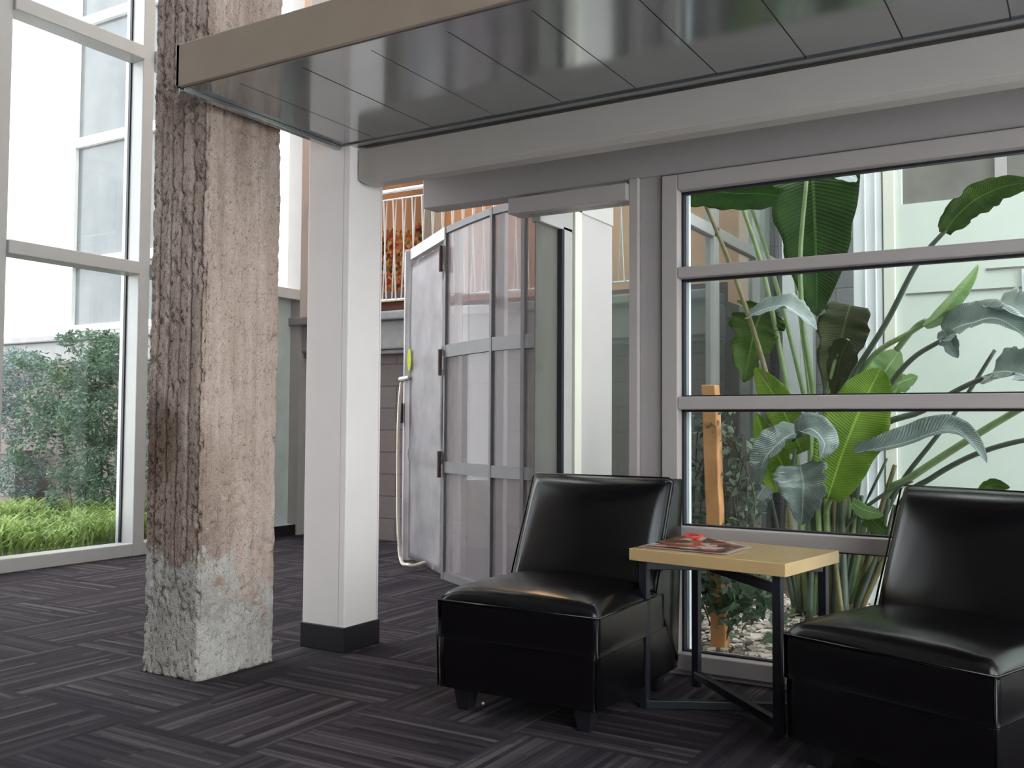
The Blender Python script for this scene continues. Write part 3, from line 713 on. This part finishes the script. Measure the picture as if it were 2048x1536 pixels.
# ------------------------------------------------------------ plants
def leaf_blade(pts, wpx, mat, parent, twist=0, fold=.25, tear=0, name='leaf', shape=.8, seed=0):
    P = [at(*p) for p in pts]; n = 30; C_ = catmull(P, n); m = 6
    dist = (P[0]-CP).length; W = wpx*dist/F/2
    bm = bmesh.new(); uvl = bm.loops.layers.uv.new('UVMap'); rows = []; T = []
    for i, p in enumerate(C_):
        t = i/n; tan = (C_[min(i+1, n)]-C_[max(i-1, 0)]).normalized()
        view = (p-CP).normalized(); lat = view.cross(tan).normalized()
        lat = Matrix.Rotation(R(twist), 3, tan) @ lat; nor = tan.cross(lat)
        wd = W*max(.02, (math.sin(math.pi*min(1, (.06+.94*t))**shape))**.62)
        row = []
        for j in range(-m, m+1):
            s = j/m; tr = 1
            if tear and abs(s) > .3: tr = 1-tear*max(0, noise.noise(Vector((t*9+seed, (1 if s > 0 else -1)*3.3, seed))))*abs(s)*1.6
            q = p+lat*(wd*s*tr)+nor*(-abs(s)**1.5*fold*wd+.04*wd*math.sin(t*40+seed)*abs(s)+.12*wd*noise.noise(Vector((t*4, s*2, seed))))
            row.append(bm.verts.new(q)); 
        rows.append(row)
    for i in range(n):
        for j in range(2*m):
            f = bm.faces.new((rows[i][j], rows[i][j+1], rows[i+1][j+1], rows[i+1][j]))
            for lp, (a, b) in zip(f.loops, ((i, j), (i, j+1), (i+1, j+1), (i+1, j))): lp[uvl].uv = (b/(2*m), a/n)
            f.smooth = True
    o = obj(name, bm, mat, parent, smooth=True)
    o.modifiers.new('thickness', 'SOLIDIFY').thickness = .0012
    return o
def stalk(pts, wpx, mat, parent, taper=.6, name='stalk'):
    P = [at(*p) for p in pts]; r = wpx*(P[0]-CP).length/F/2
    bm = bmesh.new(); tube(bm, P, r, 8, r*taper); return obj(name, bm, mat, parent, smooth=True)
# left-hand clump
base = gr(1625, 1232)
e = empty('bird_of_paradise_plant', (base.x, base.y, 0), 'tall broad-leaved plant with upright stalks and big paddle leaves, behind the side table', 'plant')
Y0 = 5.35
ST = [  # stalk paths (px, py, Y), width, material
 ([(1600, 1215, 5.45), (1560, 900, 5.2), (1530, 739, 5.1), (1468, 549, 5.0), (1402, 388, 4.9)], 12, 'stalkbrown'),
 ([(1612, 1220, 5.45), (1592, 900, 5.3), (1575, 784, 5.25), (1528, 549, 5.15), (1480, 400, 5.05)], 13, 'stalk'),
 ([(1625, 1225, 5.45), (1620, 900, 5.4), (1606, 784, 5.35), (1547, 549, 5.3), (1492, 385, 5.2)], 11, 'stalk'),
 ([(1640, 1225, 5.45), (1632, 850, 5.3), (1606, 646, 5.25), (1601, 507, 5.2), (1613, 362, 5.15)], 12, 'stalk'),
 ([(1632, 1225, 5.5), (1622, 850, 5.45), (1600, 640, 5.4), (1577, 455, 5.4)], 7, 'stalk'),
 ([(1650, 1220, 5.5), (1640, 930, 5.35), (1665, 740, 5.3), (1697, 678, 5.3)], 9, 'stalk'),
 ([(1655, 1225, 5.5), (1650, 1050, 5.4), (1665, 985, 5.2)], 14, 'stalk'),
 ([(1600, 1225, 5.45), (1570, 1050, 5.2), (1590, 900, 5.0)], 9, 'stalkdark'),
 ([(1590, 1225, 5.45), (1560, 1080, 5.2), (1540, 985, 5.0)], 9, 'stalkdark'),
]
for p, wd, m in ST: stalk(p, wd, m, e)
for i in range(16):  # stem bundle at the foot
    x = 1585+i*7; stalk([(x, 1232+random.uniform(-8, 6), 5.45+random.uniform(-.12, .15)), (x+random.uniform(-14, 22), 1080, 5.4), (1600+i*6+random.uniform(-20, 20), 960+random.uniform(-30, 30), 5.4+random.uniform(-.1, .1))], random.uniform(10, 17), random.choice(['stalk', 'stalkbrown', 'stalk', 'stalkdark']), e, .6)
LV = [ # midrib, width px, material, twist, fold, tear, shape
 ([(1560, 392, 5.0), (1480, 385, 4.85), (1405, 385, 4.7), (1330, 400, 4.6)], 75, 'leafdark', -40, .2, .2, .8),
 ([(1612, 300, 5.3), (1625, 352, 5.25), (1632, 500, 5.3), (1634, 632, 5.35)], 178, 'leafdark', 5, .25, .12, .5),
 ([(1655, 345, 5.1), (1690, 352, 5.1), (1715, 358, 5.15)], 45, 'leafskylit', -50, .3, .3, .8),
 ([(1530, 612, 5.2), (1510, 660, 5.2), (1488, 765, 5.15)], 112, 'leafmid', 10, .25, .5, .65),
 ([(1495, 632, 5.05), (1560, 612, 5.0), (1600, 630, 5.0), (1634, 660, 5.05)], 52, 'leafskylit', -50, .5, .5, .8),
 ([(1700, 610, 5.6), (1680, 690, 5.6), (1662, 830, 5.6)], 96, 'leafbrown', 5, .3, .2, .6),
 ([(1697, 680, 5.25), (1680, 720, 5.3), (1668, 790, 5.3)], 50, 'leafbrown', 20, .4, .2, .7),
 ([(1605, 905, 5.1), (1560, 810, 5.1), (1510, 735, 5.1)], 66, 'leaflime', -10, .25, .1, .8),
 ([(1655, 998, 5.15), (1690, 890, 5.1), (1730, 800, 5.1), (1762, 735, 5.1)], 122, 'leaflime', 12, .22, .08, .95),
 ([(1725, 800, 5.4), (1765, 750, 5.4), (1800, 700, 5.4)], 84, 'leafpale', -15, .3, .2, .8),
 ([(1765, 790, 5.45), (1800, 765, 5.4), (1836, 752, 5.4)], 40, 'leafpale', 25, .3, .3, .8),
 ([(1600, 862, 4.95), (1565, 880, 4.85), (1530, 920, 4.8), (1518, 975, 4.8)], 70, 'leafsheen', 45, .5, .35, .8),
 ([(1590, 870, 4.9), (1620, 860, 4.85), (1648, 885, 4.8), (1640, 918, 4.8)], 66, 'leafsheen', -45, .4, .3, .8),
 ([(1600, 930, 4.8), (1607, 975, 4.75), (1603, 1050, 4.75)], 102, 'leafsheen', 8, .35, .35, .62),
 ([(1530, 972, 4.9), (1510, 1005, 4.85), (1488, 1058, 4.85)], 52, 'leafsheen', 15, .35, .3, .75),
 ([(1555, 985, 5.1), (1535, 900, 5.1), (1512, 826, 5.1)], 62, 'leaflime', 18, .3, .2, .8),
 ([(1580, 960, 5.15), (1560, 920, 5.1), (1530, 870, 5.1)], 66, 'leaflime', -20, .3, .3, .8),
]
for k, (p, wd, m, tw, fo, te, sh) in enumerate(LV): leaf_blade(p, wd, m, e, tw, fo, te, shape=sh, seed=k*1.7)
# right-hand clump, leaning right
base = gr(1700, 1225)
e = empty('bird_of_paradise_plant', (base.x, base.y, 0), 'spreading broad-leaved plant with stalks leaning right across the cream siding, behind the right chair', 'plant')
ST = [
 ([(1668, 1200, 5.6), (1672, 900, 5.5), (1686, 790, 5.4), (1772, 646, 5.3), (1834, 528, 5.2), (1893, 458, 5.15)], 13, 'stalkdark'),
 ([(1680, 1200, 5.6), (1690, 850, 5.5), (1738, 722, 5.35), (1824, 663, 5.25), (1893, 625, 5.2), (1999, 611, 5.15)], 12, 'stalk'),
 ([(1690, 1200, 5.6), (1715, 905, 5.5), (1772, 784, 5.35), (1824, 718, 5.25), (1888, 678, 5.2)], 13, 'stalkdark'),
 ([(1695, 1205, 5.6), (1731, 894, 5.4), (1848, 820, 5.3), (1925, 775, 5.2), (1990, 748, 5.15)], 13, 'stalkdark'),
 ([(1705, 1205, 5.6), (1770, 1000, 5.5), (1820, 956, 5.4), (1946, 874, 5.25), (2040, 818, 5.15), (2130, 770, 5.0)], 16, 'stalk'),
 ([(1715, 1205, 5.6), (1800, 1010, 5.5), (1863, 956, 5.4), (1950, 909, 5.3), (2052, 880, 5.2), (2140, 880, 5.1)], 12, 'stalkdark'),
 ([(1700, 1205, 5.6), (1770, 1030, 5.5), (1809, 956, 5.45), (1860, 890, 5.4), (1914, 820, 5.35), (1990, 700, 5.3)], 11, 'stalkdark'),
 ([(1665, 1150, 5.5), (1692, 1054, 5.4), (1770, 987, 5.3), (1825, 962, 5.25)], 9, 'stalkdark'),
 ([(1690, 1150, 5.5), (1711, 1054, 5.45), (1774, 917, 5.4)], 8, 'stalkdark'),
 ([(1715, 1205, 5.6), (1750, 1060, 5.5), (1790, 930, 5.45)], 13, 'stalkbrown'),
 ([(1793, 700, 5.3), (1830, 655, 5.25), (1850, 640, 5.2)], 12, 'stalk'),
]
for p, wd, m in ST: stalk(p, wd, m, e)
for i in range(11):
    x = 1672+i*5; stalk([(x, 1222+random.uniform(-8, 6), 5.6+random.uniform(-.1, .15)), (x+12+i*4, 1100, 5.5), (1690+i*11, 1000+random.uniform(-30, 30), 5.45+random.uniform(-.1, .1))], random.uniform(9, 14), random.choice(['stalk', 'stalkbrown', 'stalkdark']), e, .6)
LV = [
 ([(1888, 465, 5.15), (1930, 415, 5.05), (1990, 378, 5.0), (2075, 362, 4.95)], 66, 'leafmid', 30, .15, .3, .9),
 ([(1844, 650, 5.2), (1890, 600, 5.2), (1956, 527, 5.2)], 34, 'leafpale', 60, 1.4, .1, .9),
 ([(1990, 612, 5.15), (2040, 628, 5.05), (2100, 680, 5.0)], 80, 'leafskylit', -50, .6, .5, .7),
 ([(1886, 672, 5.2), (1940, 645, 5.1), (2000, 640, 5.0), (2080, 690, 4.95)], 74, 'leafskylit', -48, .4, .3, .7),
 ([(1886, 660, 5.15), (1900, 685, 5.15), (1916, 716, 5.15)], 34, 'leafsheen', 10, .4, .3, .8),
 ([(1985, 745, 5.15), (2030, 745, 5.05), (2080, 770, 5.0)], 90, 'leafskylit', -45, .4, .6, .7),
 ([(1711, 906, 5.0), (1800, 888, 5.0), (1880, 862, 5.0), (1930, 873, 5.0), (1974, 926, 5.0)], 52, 'leafsheen', -45, .7, .3, .75),
 ([(1705, 1005, 5.3), (1730, 1020, 5.25), (1768, 1030, 5.2)], 34, 'leafpale', 30, .3, .3, .8),
 ([(1730, 1015, 5.3), (1750, 1045, 5.3), (1775, 1065, 5.3)], 42, 'leafmid', 20, .3, .3, .8),
 ([(1960, 985, 5.3), (1985, 968, 5.3), (2020, 975, 5.3)], 30, 'leafmid', 30, .3, .2, .8),
]
for k, (p, wd, m, tw, fo, te, sh) in enumerate(LV): leaf_blade(p, wd, m, e, tw, fo, te, shape=sh, seed=k*2.3+50)

def leafcloud(gen, n, size, slim=.45):
    bm = bmesh.new(); uvl = bm.loops.layers.uv.new('UVMap')
    for _ in range(n):
        c, ok = gen()
        if not ok: continue
        s = size*random.uniform(.6, 1.3); d = Vector((random.gauss(0, 1), random.gauss(0, 1), random.gauss(-.3, .6))).normalized()
        l = d.cross(Vector((random.gauss(0, 1), random.gauss(0, 1), random.gauss(0, 1)))).normalized(); nn = d.cross(l)
        v = [bm.verts.new(c), bm.verts.new(c+d*s*.45+l*s*slim*.5+nn*s*.06), bm.verts.new(c+d*s-nn*s*.08), bm.verts.new(c+d*s*.45-l*s*slim*.5+nn*s*.06)]
        f = bm.faces.new(v)
        for lp, q in zip(f.loops, ((.5, 0), (1, .5), (.5, 1), (0, .5))): lp[uvl].uv = q
    return bm
def blobgen(blobs):
    ws = [b[1][0]*b[1][1]*b[1][2] for b in blobs]
    def g():
        b = random.choices(blobs, ws)[0]
        while True:
            p = Vector((random.uniform(-1, 1), random.uniform(-1, 1), random.uniform(-1, 1)))
            if p.length < 1: break
        p = p.normalized()*(p.length**.6)
        q = Vector(b[0])+Vector((p.x*b[1][0], p.y*b[1][1], p.z*b[1][2]))
        return q, noise.noise(q*4.5) > -.12 and q.z > .01
    return g
# wooden stake with ivy in the courtyard
p0, p1 = gr(1440, 1296), at(1421, 770, 4.55)
e = empty('wooden_stake', (p0.x, p0.y, 0), 'orange-brown wooden stake standing just outside the window, left of the tall plant', 'stake')
bm = bmesh.new(); d = .036
dirv = (p1-p0); n = 18; rings = []
for i in range(n+1):
    c = p0+dirv*i/n+Vector((noise.noise(Vector((i*.4, 1, 0)))*.012, 0, 0)); k = d*(1+.1*noise.noise(Vector((i*.7, 5, 0))))
    rings.append([bm.verts.new(c+Vector((sx*k, sy*k, 0))) for sx, sy in ((-1, -1), (1, -1), (1, 1), (-1, 1))])
for A, C_ in zip(rings, rings[1:]):
    for i in range(4): bm.faces.new((A[i], A[(i+1) % 4], C_[(i+1) % 4], C_[i]))
bm.faces.new(rings[0][::-1]); bm.faces.new(rings[-1]); obj('post', bm, 'wood', e, bevel=.006)
bl = []
for (x, y, Y, a, b_) in ((1400, 900, 4.6, .10, .2), (1395, 1000, 4.6, .10, .22), (1470, 930, 4.65, .10, .2), (1480, 1010, 4.65, .11, .16), (1450, 850, 4.6, .1, .12), (1400, 1110, 4.5, .13, .14), (1470, 1160, 4.5, .17, .18), (1500, 1240, 4.45, .17, .12), (1400, 1200, 4.45, .10, .12), (1450, 1060, 4.6, .16, .10)):
    c = at(x, y, Y); bl.append(((c.x, c.y, c.z), (a, .12, b_)))
iv = empty('ivy', (p0.x, p0.y-.08, 0), 'dark climbing ivy with small leaves growing up around the orange wooden stake', 'vine')
obj('foliage', leafcloud(blobgen(bl), 1300, .045, .75), 'ivy', iv); obj('foliage', leafcloud(blobgen(bl[5:9]), 420, .07, .8), 'ivyg', iv)
for k in range(9):
    x = random.uniform(1385, 1500); bm = bmesh.new()
    tube(bm, [at(1445+random.uniform(-12, 12), 1290, 4.45), at(x, 1150, 4.5), at(x+random.uniform(-30, 30), 1000, 4.6), at(x+random.uniform(-20, 20), 860+random.uniform(0, 60), 4.6)], .0035, 5); obj('stem', bm, 'bark', iv, smooth=True)
# mulch of pale chips
def mulch():
    bm = bmesh.new()
    for _ in range(5200):
        x = random.uniform(-2.15, .6); y = 4.08+(6.05-4.08)*random.random()**1.4
        s = random.uniform(.012, .035); m = Matrix.Translation((x, y, random.uniform(-.02, .012))) @ Matrix.Rotation(random.uniform(0, 6.3), 4, 'Z') @ Matrix.Rotation(random.uniform(-.6, .6), 4, 'X')
        box(bm, -s, s, -s*.45, s*.45, -.004, .004, m)
    return bm
tag(obj('mulch', mulch(), 'mulch'), 'pale wood chip mulch covering the courtyard ground outside the right window', 'mulch', kind='stuff')

# left garden
def shrub(label, blobs, n, mat, stems, size=.05):
    bl = []
    for (x, y, Y, a, b_) in blobs:
        c = at(x, y, Y); bl.append(((c.x, c.y, c.z), (a, a*.8, b_)))
    b0 = at(*stems[0], 6.0)
    e = empty('shrub', (b0.x, 6.0, 0), label, 'shrub', 'garden shrubs outside the left window')
    obj('foliage', leafcloud(blobgen(bl), n, size, .36), mat, e)
    for (x, y) in stems:
        t = at(x+random.uniform(-40, 40), y-330, 6.0); b = at(x, y, 6.0); b.z = 0; bm = bmesh.new()
        tube(bm, [b, b.lerp(t, .5)+Vector((random.uniform(-.05, .05), 0, 0)), t], .011, 6, .005); obj('stem', bm, 'bark', e, smooth=True)
shrub('large feathery green shrub filling the left window beside the mullion', [(170, 740, 6.0, .42, .22), (230, 720, 5.9, .3, .22), (120, 790, 6.0, .4, .2), (200, 830, 5.9, .45, .3), (130, 850, 6.0, .35, .25), (220, 930, 5.9, .33, .25), (70, 830, 6.1, .25, .15), (250, 690, 6, .25, .1), (150, 940, 6, .3, .25), (180, 680, 6, .35, .1), (60, 720, 6.1, .2, .12), (140, 1000, 6, .25, .22), (215, 1000, 6, .25, .2), (60, 900, 6.1, .25, .2)], 19000, 'nand', [(150, 1060), (165, 1060), (185, 1055), (215, 1060), (235, 1055)], .06)
shrub('blue-grey shrub at the far left edge of the garden', [(30, 740, 6.3, .4, .25), (-20, 800, 6.3, .4, .3), (20, 850, 6.3, .3, .2), (40, 950, 6.2, .3, .25)], 9000, 'nandg', [(0, 1050), (-20, 1050)])
shrub('narrow leafy shrub seen between the mullion and the concrete column', [(312, 750, 6.0, .22, .14), (320, 840, 6.0, .22, .2), (315, 930, 6.0, .2, .2), (350, 800, 6.0, .3, .3)], 4200, 'nand', [(318, 1050), (330, 1045)])
def ferns():
    bm = bmesh.new(); uvl = bm.loops.layers.uv.new('UVMap')
    for _ in range(9000):
        y = random.uniform(4.0, 6.7); x = random.uniform(-9.6, XA-.28)
        if x < -7.2 and random.random() < .3: continue
        h = random.uniform(.10, .30)*(1.0+.5*noise.noise(Vector((x*2, y*2, 0)))); a = random.uniform(0, 6.283); dd = Vector((math.cos(a), math.sin(a), 0))
        b = Vector((x, y, -.02)); prev = None
        for k in range(5):
            t = k/4; p = b+dd*h*.8*t*t+Vector((0, 0, h*math.sin(t*2.0))); wv = .010*math.sin(math.pi*(.1+.88*t)); l = Vector((-dd.y, dd.x, 0))*wv
            if p.x > XA-.24: p.x = XA-.24
            cur = (bm.verts.new(p-l), bm.verts.new(p+l))
            if prev:
                f = bm.faces.new((prev[0], prev[1], cur[1], cur[0]))
                for lp, q in zip(f.loops, ((0, t), (1, t), (1, t+.2), (0, t+.2))): lp[uvl].uv = q
            prev = cur
    return bm
tag(obj('ground_fern', ferns(), 'fern'), 'bright green ferny ground cover along the foot of the left window', 'ground cover', kind='stuff')
a_ = at(48, 908, 6.6)
tag(obj('retaining_wall', B((-12.5, a_.x, 6.5, 6.7, -.05, a_.z), (-12.5, a_.x+.02, 6.47, 6.73, a_.z, a_.z+.04)), 'cmu'), 'low grey block garden wall behind the shrubs at far left', 'wall')
